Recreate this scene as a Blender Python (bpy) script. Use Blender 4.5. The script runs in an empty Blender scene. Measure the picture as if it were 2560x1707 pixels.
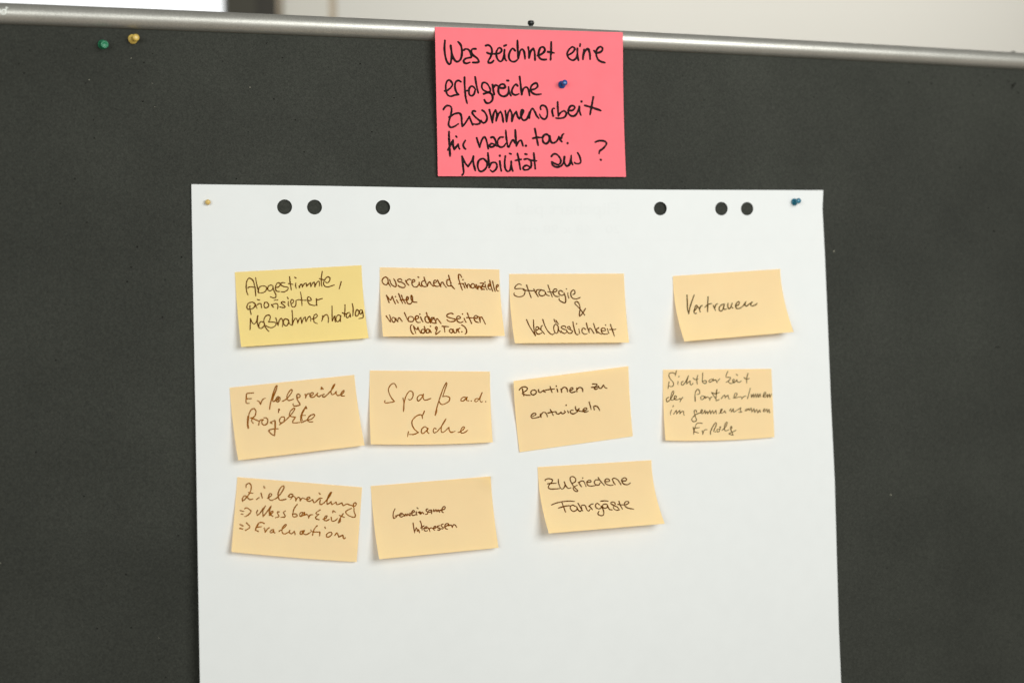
import bpy, bmesh, math, random
from mathutils import Vector, Matrix
from mathutils.geometry import delaunay_2d_cdt

random.seed(11)
scene = bpy.context.scene
COL = scene.collection
R = math.radians

# ------------------------------------------------------------------ camera
# World: metres, the board stands in the plane y = 0 and faces -y; the origin is
# the spot on the board at the middle of the photograph.
FPX = 3066.0                       # focal length in photograph pixels (2560 wide)
DIST = 1.262
yaw, pitch, roll = R(16.7), R(2.0), 0.0275
fwd = Vector((math.sin(yaw) * math.cos(pitch), math.cos(yaw) * math.cos(pitch), math.sin(pitch)))
r0 = fwd.cross(Vector((0, 0, 1))).normalized()
u0 = r0.cross(fwd).normalized()
cr = (r0 * math.cos(roll) - u0 * math.sin(roll)).normalized()
cu = (u0 * math.cos(roll) + r0 * math.sin(roll)).normalized()
CAMPOS = -fwd * DIST
cam_d = bpy.data.cameras.new('camera')
cam = bpy.data.objects.new('camera', cam_d)
COL.objects.link(cam)
cam.matrix_world = Matrix(((cr.x, cu.x, -fwd.x, CAMPOS.x), (cr.y, cu.y, -fwd.y, CAMPOS.y),
                           (cr.z, cu.z, -fwd.z, CAMPOS.z), (0, 0, 0, 1)))
cam_d.sensor_fit = 'HORIZONTAL'
cam_d.sensor_width = 36.0
cam_d.lens = 36.0 * FPX / 2560.0
cam_d.clip_start = 0.02
cam_d.clip_end = 60
cam_d.dof.use_dof = True
cam_d.dof.focus_distance = 1.235
cam_d.dof.aperture_fstop = 2.2
cam_d.dof.aperture_blades = 9
scene.camera = cam

# ------------------------------------------------------------------ world, lamps, exposure
w = bpy.data.worlds.new('World'); scene.world = w; w.use_nodes = True
nt = w.node_tree; nt.nodes.clear()
out = nt.nodes.new('ShaderNodeOutputWorld'); bg = nt.nodes.new('ShaderNodeBackground')
tc = nt.nodes.new('ShaderNodeTexCoord'); sx = nt.nodes.new('ShaderNodeSeparateXYZ')
mr = nt.nodes.new('ShaderNodeMapRange'); cr_ = nt.nodes.new('ShaderNodeValToRGB')
nt.links.new(tc.outputs['Generated'], sx.inputs[0]); nt.links.new(sx.outputs['Z'], mr.inputs['Value'])
mr.inputs['From Min'].default_value = -0.6; mr.inputs['From Max'].default_value = 0.6
e = cr_.color_ramp.elements
e[0].position = 0.22; e[0].color = (0.30, 0.245, 0.185, 1)      # floor of the room
e[1].position = 0.52; e[1].color = (0.52, 0.53, 0.50, 1)        # walls
e2 = e.new(0.85); e2.color = (0.21, 0.20, 0.18, 1)             # ceiling
nt.links.new(mr.outputs[0], cr_.inputs[0]); nt.links.new(cr_.outputs[0], bg.inputs[0])
bg.inputs[1].default_value = 0.78
nt.links.new(bg.outputs[0], out.inputs[0])

def area(name, loc, target, sx_, sy_, power, col):
    d = bpy.data.lights.new(name, 'AREA'); d.shape = 'RECTANGLE'; d.size = sx_; d.size_y = sy_
    d.energy = power; d.color = col
    o = bpy.data.objects.new(name, d); COL.objects.link(o)
    o.location = loc
    o.rotation_euler = (Vector(target) - Vector(loc)).to_track_quat('-Z', 'Y').to_euler()
    return o
area('room_window_light', (0.55, -1.55, 0.40), (-0.08, 0, 0.03), 1.0, 0.8, 22.4, (0.98, 1.0, 0.985))
area('side_fill_light', (-1.6, -2.7, 0.25), (-0.1, 0, -0.05), 1.6, 0.6, 29.3, (0.96, 1.0, 0.99))  # unseen fill lamp added at rail height, gives the rail its highlight
wl = area('wall_fill_light', (1.15, 0.80, 2.2), (1.15, 1.6, 0.5), 2.2, 0.4, 9.8, (1.0, 0.985, 0.96))  # unseen lamp added to brighten the wall behind the board
wl.data.spread = R(75)

scene.view_settings.view_transform = 'Standard'
scene.view_settings.look = 'None'
scene.view_settings.exposure = 0.0
scene.view_settings.gamma = 1.0
scene.view_settings.use_curve_mapping = False
scene.render.engine = 'CYCLES'

# ------------------------------------------------------------------ measuring helper
def at(px, py, h=0.0):
    """Point of the plane y = -h (h metres in front of the board) seen at photograph pixel (px, py)."""
    d = fwd * FPX + cr * (px - 1280.0) - cu * (py - 853.5)
    t = (-h - CAMPOS.y) / d.y
    return CAMPOS + d * t

# ------------------------------------------------------------------ object helpers
def tag(o, label=None, cat=None, group=None, kind=None):
    if label: o['label'] = label
    if cat: o['category'] = cat
    if group: o['group'] = group
    if kind: o['kind'] = kind
    return o

def empty(name, loc):
    o = bpy.data.objects.new(name, None); o.empty_display_size = 0.01
    COL.objects.link(o); o.location = loc
    return o

def mesh_obj(name, verts, faces, mats, origin=Vector((0, 0, 0)), parent=None, smooth=True, mat_idx=None):
    """Link one mesh; verts are world points, stored relative to origin."""
    me = bpy.data.meshes.new(name)
    me.from_pydata([tuple(Vector(v) - origin) for v in verts], [], faces)
    if not isinstance(mats, (list, tuple)): mats = [mats]
    for m in mats: me.materials.append(m)
    for i, p in enumerate(me.polygons):
        p.use_smooth = smooth
        if mat_idx: p.material_index = mat_idx[i]
    me.update()
    o = bpy.data.objects.new(name, me); COL.objects.link(o)
    if parent is None:
        o.location = origin
    else:
        o.parent = parent
        o.location = origin - parent_world(parent)
    return o

def parent_world(p):
    v = Vector(p.location)
    while p.parent:
        p = p.parent; v += Vector(p.location)
    return v

def box(verts, faces, lo, hi):
    b = len(verts)
    for z in (lo[2], hi[2]):
        verts += [(lo[0], lo[1], z), (hi[0], lo[1], z), (hi[0], hi[1], z), (lo[0], hi[1], z)]
    faces += [tuple(b + i for i in f) for f in ((3, 2, 1, 0), (4, 5, 6, 7), (0, 1, 5, 4), (1, 2, 6, 5), (2, 3, 7, 6), (3, 0, 4, 7))]

def bevel(o, wdt, seg=2):
    m = o.modifiers.new('bevel', 'BEVEL'); m.width = wdt; m.segments = seg; m.limit_method = 'ANGLE'
    return o

# ------------------------------------------------------------------ materials
def srgb(r, g, b):
    f = lambda c: (c / 255 / 12.92) if c / 255 <= 0.04045 else ((c / 255 + 0.055) / 1.055) ** 2.4
    return (f(r), f(g), f(b))

def base_mat(name, col, rough=0.9, spec=0.2, metal=0.0):
    m = bpy.data.materials.new(name); m.use_nodes = True
    n = m.node_tree.nodes; p = n['Principled BSDF']
    p.inputs['Base Color'].default_value = (*col, 1)
    p.inputs['Roughness'].default_value = rough
    p.inputs['Specular IOR Level'].default_value = spec
    p.inputs['Metallic'].default_value = metal
    return m, m.node_tree, p

def noise_col(t, p, col, amt, scale, detail=3.0, scale_vec=None, sock='Base Color', second=None):
    """Base colour varied by object-space noise (value multiplied by 1 +- amt)."""
    tc = t.nodes.new('ShaderNodeTexCoord'); mp = t.nodes.new('ShaderNodeMapping')
    if scale_vec: mp.inputs['Scale'].default_value = scale_vec
    t.links.new(tc.outputs['Object'], mp.inputs['Vector'])
    src = None
    for (a, s, dt) in [(amt, scale, detail)] + (second or []):
        nz = t.nodes.new('ShaderNodeTexNoise'); nz.inputs['Scale'].default_value = s; nz.inputs['Detail'].default_value = dt
        t.links.new(mp.outputs[0], nz.inputs['Vector'])
        r = t.nodes.new('ShaderNodeMapRange'); r.inputs['From Min'].default_value = 0.25; r.inputs['From Max'].default_value = 0.75
        r.inputs['To Min'].default_value = 1 - a; r.inputs['To Max'].default_value = 1 + a
        t.links.new(nz.outputs['Fac'], r.inputs['Value'])
        if src is None: src = r.outputs[0]
        else:
            mm = t.nodes.new('ShaderNodeMath'); mm.operation = 'MULTIPLY'
            t.links.new(src, mm.inputs[0]); t.links.new(r.outputs[0], mm.inputs[1]); src = mm.outputs[0]
    vm = t.nodes.new('ShaderNodeVectorMath'); vm.operation = 'SCALE'
    vm.inputs[0].default_value = col
    t.links.new(src, vm.inputs['Scale'])
    t.links.new(vm.outputs[0], p.inputs[sock])
    return vm.outputs[0], mp

def add_bump(t, p, mp, scale, dist, strength=0.5, detail=4.0):
    nz = t.nodes.new('ShaderNodeTexNoise'); nz.inputs['Scale'].default_value = scale; nz.inputs['Detail'].default_value = detail
    t.links.new(mp.outputs[0], nz.inputs['Vector'])
    b = t.nodes.new('ShaderNodeBump'); b.inputs['Distance'].default_value = dist; b.inputs['Strength'].default_value = strength
    t.links.new(nz.outputs['Fac'], b.inputs['Height'])
    t.links.new(b.outputs[0], p.inputs['Normal'])

def felt_mat():
    col = (0.0345, 0.0362, 0.0295)
    m, t, p = base_mat('grey_felt', col, 0.75, 0.16)
    _, mp = noise_col(t, p, col, 0.30, 950, 2, None, second=[(0.15, 420, 2), (0.13, 11, 4), (0.12, 2.6, 3)])
    # fine vertical nap streaks
    add_bump(t, p, mp, 700, 0.0008, 0.6, 3)
    p.inputs['Sheen Weight'].default_value = 0.02
    return m

def paper_mat(name, col, amt=0.012, trans=None, bump=0.00012, fac=0.31):
    m, t, p = base_mat(name, col, 0.85, 0.12)
    c, mp = noise_col(t, p, col, amt, 60, 4, None, second=[(amt * 0.8, 9, 2)])
    add_bump(t, p, mp, 420, bump, 0.5, 4)
    if trans:
        tr = t.nodes.new('ShaderNodeBsdfTranslucent'); tr.inputs['Color'].default_value = (*trans, 1)
        mx = t.nodes.new('ShaderNodeMixShader'); mx.inputs[0].default_value = fac
        o = t.nodes['Material Output']
        t.links.new(p.outputs[0], mx.inputs[1]); t.links.new(tr.outputs[0], mx.inputs[2]); t.links.new(mx.outputs[0], o.inputs[0])
    return m

def ink_mat(name, col, amt=0.25):
    m, t, p = base_mat(name, col, 0.8, 0.04)
    noise_col(t, p, col, amt, 160, 3)
    return m

def metal_mat():
    col = (0.51, 0.50, 0.455)
    m, t, p = base_mat('satin_aluminium', col, 0.42, 0.5, 0.7)
    _, mp = noise_col(t, p, col, 0.16, 900, 2, None, second=[(0.05, 40, 3)])
    add_bump(t, p, mp, 1400, 0.0002, 0.5, 2)
    return m

def plastic_mat(name, col, rough=0.3):
    m, t, p = base_mat(name, col, rough, 0.5)
    noise_col(t, p, col, 0.05, 300, 2)
    return m

M_felt = felt_mat()
M_hole = base_mat('pin_hole_dark', (0.012, 0.012, 0.010), 1.0, 0.0)[0]
M_lint = base_mat('pale_lint', (0.28, 0.27, 0.21), 0.9, 0.1)[0]
M_metal = metal_mat()
M_sheet = paper_mat('white_paper', (0.735, 0.748, 0.735), 0.010)
M_print = paper_mat('faint_print', (0.725, 0.738, 0.725), 0.010)
M_pink = paper_mat('pink_paper', (1.0, 0.205, 0.240), 0.03, (1.0, 0.12, 0.14), fac=0.10)
M_orange = paper_mat('pale_orange_paper', (1.0, 0.822, 0.472), 0.014, (1.0, 0.48, 0.06))
M_yellow = paper_mat('yellow_paper', (0.93, 0.745, 0.298), 0.014, (0.92, 0.52, 0.06), fac=0.2)
M_black = ink_mat('black_marker', (0.018, 0.012, 0.012), 0.35)
M_ink_dark = ink_mat('dark_brown_ink', (0.105, 0.033, 0.001))
M_ink_grey = ink_mat('olive_brown_ink', (0.085, 0.048, 0.008))
M_ink_brown = ink_mat('brown_ink', (0.25, 0.078, 0.002), 0.3)
M_ink_mid = ink_mat('mid_brown_ink', (0.16, 0.044, 0.001), 0.3)
M_letter = base_mat('pale_lettering', (0.90, 0.93, 0.87), 0.6, 0.2)[0]

# ------------------------------------------------------------------ background wall and window
YW = 1.55                                   # wall behind the board
def bx(px, py=40, y=YW): return at(px, py, -y)
M_wall = None
m, t, p = base_mat('painted_plaster', (0.71, 0.695, 0.635), 0.9, 0.15)
_, mp = noise_col(t, p, (0.71, 0.695, 0.635), 0.01, 3, 3); add_bump(t, p, mp, 180, 0.0006, 0.3); M_wall = m
M_frame = base_mat('window_frame_grey', (0.062, 0.058, 0.042), 0.5, 0.3)[0]
M_frame2 = base_mat('window_frame_dark', (0.044, 0.040, 0.031), 0.5, 0.3)[0]
M_casing = base_mat('casing_paint', (0.70, 0.68, 0.61), 0.8, 0.2)[0]
M_beige = base_mat('beige_edge', (0.50, 0.425, 0.325), 0.9, 0.1)[0]
xs = {k: bx(k).x for k in (564, 642, 692, 706, 822, 842)}
zlo, zhi = -1.2, 1.6
v, f = [], []
box(v, f, (xs[842], YW, zlo), (xs[842] + 4.0, YW + 0.12, zhi))
o = mesh_obj('wall', v, f, M_wall, Vector((xs[842] + 2.0, YW, zlo)), smooth=False)
tag(o, 'cream painted plaster wall behind the pinboard, out of focus', 'wall')
win = empty('window', (xs[564], YW, zlo))
tag(win, 'bright blurred window with dark grey frame behind the pinboard', 'window')
v, f = [], []
box(v, f, (xs[564], YW - 0.01, zlo), (xs[642] - 0.001, YW + 0.08, zhi))
mesh_obj('sash', v, f, M_frame, Vector((xs[564], YW, zlo)), win, False)
v, f = [], []
box(v, f, (xs[642], YW + 0.0, zlo), (xs[692], YW + 0.09, zhi))
mesh_obj('frame', v, f, M_frame2, Vector((xs[642], YW, zlo)), win, False)
v, f = [], []
box(v, f, (xs[706], YW - 0.012, zlo), (xs[822], YW + 0.1, zhi))
bevel(mesh_obj('casing', v, f, M_casing, Vector((xs[706], YW, zlo)), win, False), 0.006)
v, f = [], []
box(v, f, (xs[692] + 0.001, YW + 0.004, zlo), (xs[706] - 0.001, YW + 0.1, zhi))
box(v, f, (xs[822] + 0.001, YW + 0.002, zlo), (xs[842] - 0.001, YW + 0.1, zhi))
mesh_obj('edge_strip', v, f, M_beige, Vector((xs[706], YW, zlo)), win, False)  # narrow beige strips along both edges of the casing
mg = bpy.data.materials.new('window_glass'); mg.use_nodes = True
p = mg.node_tree.nodes['Principled BSDF']
p.inputs['Transmission Weight'].default_value = 1.0; p.inputs['Roughness'].default_value = 0.0; p.inputs['IOR'].default_value = 1.01
v, f = [], []
box(v, f, (xs[564] - 1.8, YW + 0.03, zlo), (xs[564] - 0.001, YW + 0.034, zhi))
mesh_obj('pane', v, f, mg, Vector((xs[564] - 0.9, YW, zlo)), win, False)
ms = bpy.data.materials.new('bright_sky'); ms.use_nodes = True
n = ms.node_tree.nodes; n.remove(n['Principled BSDF'])
em = n.new('ShaderNodeEmission'); em.inputs[0].default_value = (0.98, 1.0, 1.0, 1); em.inputs[1].default_value = 1.6
ms.node_tree.links.new(em.outputs[0], n['Material Output'].inputs[0])
v, f = [], []
box(v, f, (-6, 7.0, -4), (3, 7.2, 5))
tag(mesh_obj('sky', v, f, ms, Vector((-1.5, 7, -4)), smooth=False), kind='structure')

# ------------------------------------------------------------------ pinboard
RAIL = [(-60, 32.6), (0, 34.5), (430, 50.2), (860, 67.9), (1280, 87.0), (1700, 108.7), (2130, 130.9), (2560, 153.6), (2620, 156.9)]
RR = 0.0096                                     # rail radius
RH = 0.002                                      # rail axis in front of the felt
axis = [at(px, py, RH) for px, py in RAIL]
def fit_rail():
    # least-squares parabola z(x) through the measured axis points
    import numpy as np
    c = np.polyfit([a.x for a in axis], [a.z for a in axis], 2)
    return [float(k) for k in c]
RC = fit_rail()
def rail_z(x): return RC[0] * x * x + RC[1] * x + RC[2]
board = empty('pinboard', (0.05, 0.012, -0.9))
tag(board, 'large charcoal grey felt pinboard with satin aluminium top rail', 'pinboard')
XL, XR, ZB = -0.75, 0.85, -0.95
# felt panel, front face finely cut so that it is one real slab
NX = 40
v, f, mi = [], [], []
for i in range(NX + 1):
    x = XL + (XR - XL) * i / NX
    zt = rail_z(x)
    v += [(x, 0, ZB), (x, 0, zt), (x, 0.022, zt), (x, 0.022, ZB)]
for i in range(NX):
    a, b = i * 4, i * 4 + 4
    for k in range(4):
        f.append((a + k, b + k, b + (k + 1) % 4, a + (k + 1) % 4)); mi.append(0)
f.append((3, 2, 1, 0)); mi.append(0); f.append((NX * 4, NX * 4 + 1, NX * 4 + 2, NX * 4 + 3)); mi.append(0)
def dot(c, r, idx, squash=1.0, ang=0.0, n=8, y=-0.00012):
    b = len(v)
    for k in range(n):
        a = 2 * math.pi * k / n
        rr = r * random.uniform(0.8, 1.2)
        x, z = rr * math.cos(a), rr * math.sin(a) * squash
        v.append((c.x + x * math.cos(ang) - z * math.sin(ang), y, c.z + x * math.sin(ang) + z * math.cos(ang)))
    f.append(tuple(range(b, b + n))); mi.append(idx)
# pin holes measured on the photograph, then a scatter of fainter ones
HOLES = [(60, 183), (382, 135), (347, 180), (360, 157), (325, 210), (214, 209), (189, 275), (234, 300), (357, 254), (191, 122), (47, 160), (74, 126),
         (666, 109), (557, 154), (706, 145), (685, 248), (738, 300), (343, 617), (151, 509), (187, 447), (217, 556), (454, 643), (328, 668), (413, 700),
         (318, 704), (465, 716), (406, 793), (236, 345), (446, 1338), (315, 1435), (328, 1568), (414, 1692), (398, 1648), (243, 1570), (2218, 1420),
         (2450, 203), (2451, 213), (2328, 209), (2280, 194), (2118, 246), (2035, 243), (2203, 246), (2272, 206), (2432, 240), (2547, 232), (2523, 205),
         (2485, 181), (2469, 190), (2530, 213), (2108, 823), (2252, 846), (2314, 620), (2494, 868), (2545, 846), (2487, 578), (2395, 1425), (591, 447), (1705, 455), (1712, 467),
         (900, 160), (985, 245), (930, 330), (760, 380), (620, 330), (1640, 300), (1760, 250), (1880, 330), (2400, 420), (2470, 520), (140, 900), (90, 1130), (210, 1240)]
for px, py in HOLES: dot(at(px, py, 0), random.uniform(0.0006, 0.0009), 1, random.uniform(0.75, 1))
for px, py, r_ in [(2532, 215, 0.0022), (2537, 210, 0.0016), (2529, 221, 0.0013), (2545, 233, 0.0010), (2520, 203, 0.0010), (2490, 868, 0.0012), (2497, 867, 0.0012), (2484, 578, 0.0014)]:
    dot(at(px, py, 0), r_, 1, 0.6, 0.9, 9, y=-0.00016)
nfaint = 0
while nfaint < 130:
    px, py = random.uniform(0, 2560), random.uniform(80, 1707)
    if 470 < px < 2110 and py > 450: continue
    if random.random() > (1.0 if py < 420 else 0.35): continue
    c = at(px, py, 0)
    if c.z > rail_z(c.x) - 0.013: continue
    dot(c, random.uniform(0.0003, 0.0005), 1, random.uniform(0.6, 1)); nfaint += 1
for px, py, r in [(328, 146, 0.0007), (223, 200, 0.0006), (625, 219, 0.0006), (2227, 1236, 0.0010), (2085, 628, 0.0011), (2175, 227, 0.0005), (380, 209, 0.0004), (387, 268, 0.0004), (2, 1407, 0.0006), (397, 1594, 0.0004)]:
    dot(at(px, py, 0), r, 2, random.uniform(0.5, 0.8), random.uniform(0, 3), y=-0.0003)
panel = mesh_obj('panel', v, f, [M_felt, M_hole, M_lint], Vector((0.05, 0.011, -0.5)), board, False, mi)
# rail: rounded tube with a flat back
v, f = [], []
NS, NP = 48, 28
for i in range(NS + 1):
    x = XL - 0.01 + (XR - XL + 0.02) * i / NS
    zc = rail_z(x)
    for k in range(NP):
        a = 2 * math.pi * k / NP
        y = -RH - RR * math.cos(a)
        if math.cos(a) < 0: y = -RH - math.cos(a) * 0.0245
        v.append((x, y, zc + RR * math.sin(a)))
for i in range(NS):
    for k in range(NP):
        f.append((i * NP + k, i * NP + (k + 1) % NP, (i + 1) * NP + (k + 1) % NP, (i + 1) * NP + k))
f.append(tuple(range(NP - 1, -1, -1))); f.append(tuple(NS * NP + k for k in range(NP)))
rail = mesh_obj('top_rail', v, f, M_metal, Vector((0.05, 0, rail_z(0.05))), board, True)
def rail_h(px, py):
    """Height above the felt of the rail's front at a pixel."""
    h = RH + RR
    for _ in range(3):
        c = at(px, py, h)
        dz = max(-0.98, min(0.98, (c.z - rail_z(c.x)) / RR))
        h = RH + RR * math.sqrt(1 - dz * dz)
    return h

# ------------------------------------------------------------------ handwriting: centre lines -> ribbons
def catmull(pts, step):
    if len(pts) == 1: return [pts[0]]
    P = [pts[0]] + pts + [pts[-1]]
    res = []
    for i in range(1, len(P) - 2):
        p0, p1, p2, p3 = P[i - 1], P[i], P[i + 1], P[i + 2]
        n = max(2, int(math.hypot(p2[0] - p1[0], p2[1] - p1[1]) / step))
        for k in range(n):
            u = k / n
            q = []
            for d in (0, 1):
                q.append(0.5 * (2 * p1[d] + (p2[d] - p0[d]) * u + (2 * p0[d] - 5 * p1[d] + 4 * p2[d] - p3[d]) * u * u +
                                (3 * p1[d] - p0[d] - 3 * p2[d] + p3[d]) * u ** 3))
            res.append(tuple(q))
    res.append(pts[-1])
    return res

def parse(txt, ox, oy, sc):
    strokes = []
    for line in txt.replace('\n', ';').split(';'):
        pts = []
        for tok in line.split():
            a, b = tok.split(',')
            q = (float(a) / sc + ox, float(b) / sc + oy)
            if not pts or math.hypot(q[0] - pts[-1][0], q[1] - pts[-1][1]) > 0.2: pts.append(q)
        if not pts: continue
        # a very sharp turn is a pen reversal: split there
        cur = [pts[0]]
        for i in range(1, len(pts) - 1):
            cur.append(pts[i])
            a = Vector(pts[i]) - Vector(pts[i - 1]); b = Vector(pts[i + 1]) - Vector(pts[i])
            if math.degrees(a.angle(b)) > 112:
                strokes.append(cur); cur = [pts[i]]
        if len(pts) > 1: cur.append(pts[-1])
        strokes.append(cur)
    return strokes

def ink(name, strokes, width, surf, mat, parent, origin, taper=0.8):
    """strokes in photograph pixels, width in pixels, surf(px, py, lift) -> world point on the paper."""
    v, f = [], []
    for si, st in enumerate(strokes):
        width *= 1.0 if si else 1.05
        off = 0.00008 + (si % 6) * 0.00002
        wv = random.uniform(0.92, 1.08)
        ph = random.uniform(0, 6)
        pts = catmull(st, 1.1)
        n = len(pts)
        def disc(c, r, o_):
            b = len(v)
            for k in range(10):
                a = 2 * math.pi * k / 10
                v.append(surf(c[0] + r * math.cos(a), c[1] + r * math.sin(a), o_))
            f.append(tuple(range(b, b + 10)))
        hw = []
        for i in range(n):
            q = 0.5 * width * wv * (1 + 0.10 * math.sin(ph + i * 0.22) + 0.05 * math.sin(2.3 * ph + i * 0.61))
            if n > 8:
                tail = min(1.0, taper + (1 - taper) * (n - 1 - i) / 6.0)
                q *= tail
            hw.append(q)
        if n == 1:
            disc(pts[0], 0.62 * width, off); continue
        b0 = len(v)
        for i in range(n):
            a, c = pts[max(0, i - 1)], pts[min(n - 1, i + 1)]
            tx, ty = c[0] - a[0], c[1] - a[1]
            L = math.hypot(tx, ty) or 1.0
            nx, ny = -ty / L * hw[i], tx / L * hw[i]
            o_ = off + 0.000015 * i / n
            v.append(surf(pts[i][0] + nx, pts[i][1] + ny, o_)); v.append(surf(pts[i][0] - nx, pts[i][1] - ny, o_))
        for i in range(n - 1):
            f.append((b0 + 2 * i, b0 + 2 * i + 1, b0 + 2 * i + 3, b0 + 2 * i + 2))
        disc(pts[0], hw[0], off + 0.000017); disc(pts[-1], hw[-1], off + 0.000019)
    return mesh_obj(name, v, f, mat, origin, parent, False)

# lettering on the rail (the tail of a printed name)
ink('lettering', parse('''175,300 105,285 55,320 45,370 60,415 105,432 155,410 172,350 175,300
182,218 172,310 160,428
192,245 236,228
8,290 2,330 6,428''', 0, 0, 11.76), 2.0, lambda x, y, o_: at(x, y, rail_h(x, y) + 0.0001 + o_), M_letter, rail, at(8, 28, rail_h(8, 28)))

# ------------------------------------------------------------------ flip-chart sheet
def sm(x, a, b):
    t_ = max(0.0, min(1.0, (x - a) / (b - a))); return t_ * t_ * (3 - 2 * t_)
def sheet_h(px, py):
    """Distance of the paper from the felt: pinned at its top corners, a little loose elsewhere."""
    h = 0.0016
    h += 0.0090 * sm(py, 620, 1750) * (1 - sm(px, 480, 1250))            # left edge stands off lower down
    h += 0.0030 * sm(py, 900, 1750)
    h += 0.0022 * math.sin((px - 480) / 1580 * math.pi) * (1 - sm(py, 470, 900))
    h += 0.0010 * math.sin(px * 0.0052 + 0.4) * math.sin(py * 0.0037 + 1.1) + 0.0005 * math.sin(px * 0.011 + py * 0.006)
    h -= 0.0014 * sm(545 - py, 0, 85) * math.sin((px - 480) / 1580 * math.pi)
    h += 0.0016 * math.exp(-((px - 715) / 45) ** 2 - ((py - 468) / 22) ** 2)   # small buckle at the top edge
    h += 0.0018 * sm(px, 2030, 2062) * (1 - sm(py, 480, 640))
    return max(0.0007, h)
OUT = [(478.4, 460.9), (756, 464.2), (1060, 469.3), (1355, 472.7), (1610, 474.4), (1850, 475.3), (2058, 475.8),
       (2056.2, 522), (2059, 580), (2062.2, 640), (2069, 800), (2077, 1000), (2086.7, 1200), (2092.5, 1410), (2097.2, 1575), (2102.8, 1707), (2107, 1800),
       (504.2, 1800), (500, 1707), (494.7, 1400), (489, 1050), (481.3, 640), (479.1, 501)]
def densify(L, step):
    r = []
    for i in range(len(L)):
        a, b = L[i], L[(i + 1) % len(L)]
        n = max(1, int(math.hypot(b[0] - a[0], b[1] - a[1]) / step))
        for k in range(n): r.append((a[0] + (b[0] - a[0]) * k / n, a[1] + (b[1] - a[1]) * k / n))
    return r
outl = densify(OUT, 22)
PUNCH = [(711.5, 517.5, 18.75, 18.75), (786.3, 518, 18.65, 18.65), (957.2, 518.8, 18.3, 18.3), (1650.8, 521.6, 16.2, 17.0), (1803.6, 521.9, 15.7, 16.9), (1867.7, 522.1, 15.4, 16.7)]
pv = [Vector(q) for q in outl]; pe = [(i, (i + 1) % len(outl)) for i in range(len(outl))]
for cx, cy, ra, rb in PUNCH:
    b = len(pv)
    for k in range(40):
        a = 2 * math.pi * k / 40
        pv.append(Vector((cx + ra * math.cos(a), cy + rb * math.sin(a))))
    pe += [(b + k, b + (k + 1) % 40) for k in range(40)]
def inside(x, y, poly):
    c = False
    for i in range(len(poly)):
        (x1, y1), (x2, y2) = poly[i], poly[i - 1]
        if (y1 > y) != (y2 > y) and x < (x2 - x1) * (y - y1) / (y2 - y1) + x1: c = not c
    return c
def in_punch(x, y, g=1.0): return any(((x - cx) / (ra * g)) ** 2 + ((y - cy) / (rb * g)) ** 2 < 1 for cx, cy, ra, rb in PUNCH)
gy = 464.0
while gy < 1800:
    gx = 470.0 + (7 if int(gy) % 2 else 0)
    while gx < 2120:
        q = (gx + random.uniform(-1, 1), gy + random.uniform(-1, 1))
        if inside(q[0] - 6, q[1] - 6, OUT) and inside(q[0] + 6, q[1] + 6, OUT) and not in_punch(q[0], q[1], 1.3): pv.append(Vector(q))
        gx += 15
    gy += 15
cv, ce, cf, _, _, _ = delaunay_2d_cdt(pv, pe, [], 0, 1e-4)
tris = []
for t_ in cf:
    c = sum((cv[i] for i in t_), Vector((0, 0))) / len(t_)
    if inside(c.x, c.y, outl) and not in_punch(c.x, c.y, 0.999): tris.append(tuple(t_))
def thick(P2, faces, hfun, th):
    front = [at(q[0], q[1], hfun(q[0], q[1])) for q in P2]
    back = [Vector((p_.x, p_.y + th, p_.z)) for p_ in front]
    n = len(front)
    v = front + back
    # make the front face look towards -y
    f0 = faces[0]; nn = (front[f0[1]] - front[f0[0]]).cross(front[f0[2]] - front[f0[0]])
    if nn.y > 0: faces = [tuple(reversed(q)) for q in faces]
    f = list(faces) + [tuple(n + i for i in reversed(q)) for q in faces]
    cnt = {}
    for q in faces:
        for i in range(len(q)):
            e_ = (q[i], q[(i + 1) % len(q)])
            cnt[e_] = 1
    for (a, b) in list(cnt):
        if (b, a) not in cnt:
            k = len(v); v += [front[a], front[b], back[b], back[a]]; f.append((k + 1, k, k + 3, k + 2))
    return v, f
v, f = thick([(q.x, q.y) for q in cv], tris, sheet_h, 0.00022)
sheet = mesh_obj('flipchart_sheet', v, f, M_sheet, at(1280, 480, 0.0), None, True)
tag(sheet, 'large white flip-chart sheet with six punched holes pinned to the grey board', 'paper sheet')
on_sheet = lambda x, y, o_: at(x, y, sheet_h(x, y) + o_)
# perforation crease below the punched margin
v, f = [], []
for i in range(161):
    px = 484 + (2057 - 484) * i / 160
    y0 = 600.6 + 0.0 * i
    v += [on_sheet(px, y0 - 0.55, 0.00006), on_sheet(px, y0 + 0.55, 0.00006)]
f = [(2 * i, 2 * i + 2, 2 * i + 3, 2 * i + 1) for i in range(160)]
mesh_obj('perforation_line', v, f, M_print, at(1280, 600, 0.003), sheet, False)
# faint print showing through from the back of the sheet, mirrored
def mirrored_text(txt, x_left, x_right, y_base, y_top, name, parent):
    cu_ = bpy.data.curves.new('tmp_text', 'FONT'); cu_.body = txt; cu_.size = 1.0; cu_.offset = 0.012
    to = bpy.data.objects.new('tmp_text', cu_); COL.objects.link(to)
    dg = bpy.context.evaluated_depsgraph_get(); me = to.evaluated_get(dg).to_mesh()
    P = [Vector(q.co) for q in me.vertices]; F = [tuple(q.vertices) for q in me.polygons]
    to.evaluated_get(dg).to_mesh_clear(); bpy.data.objects.remove(to)
    x0, x1 = min(q.x for q in P), max(q.x for q in P)
    y1 = max(q.y for q in P)
    vv = [on_sheet(x_right - (q.x - x0) / (x1 - x0) * (x_right - x_left), y_base - q.y / y1 * (y_base - y_top), 0.00007) for q in P]
    mesh_obj(name, vv, F, M_print, at((x_left + x_right) / 2, y_base, 0.003), parent, False)
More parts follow.
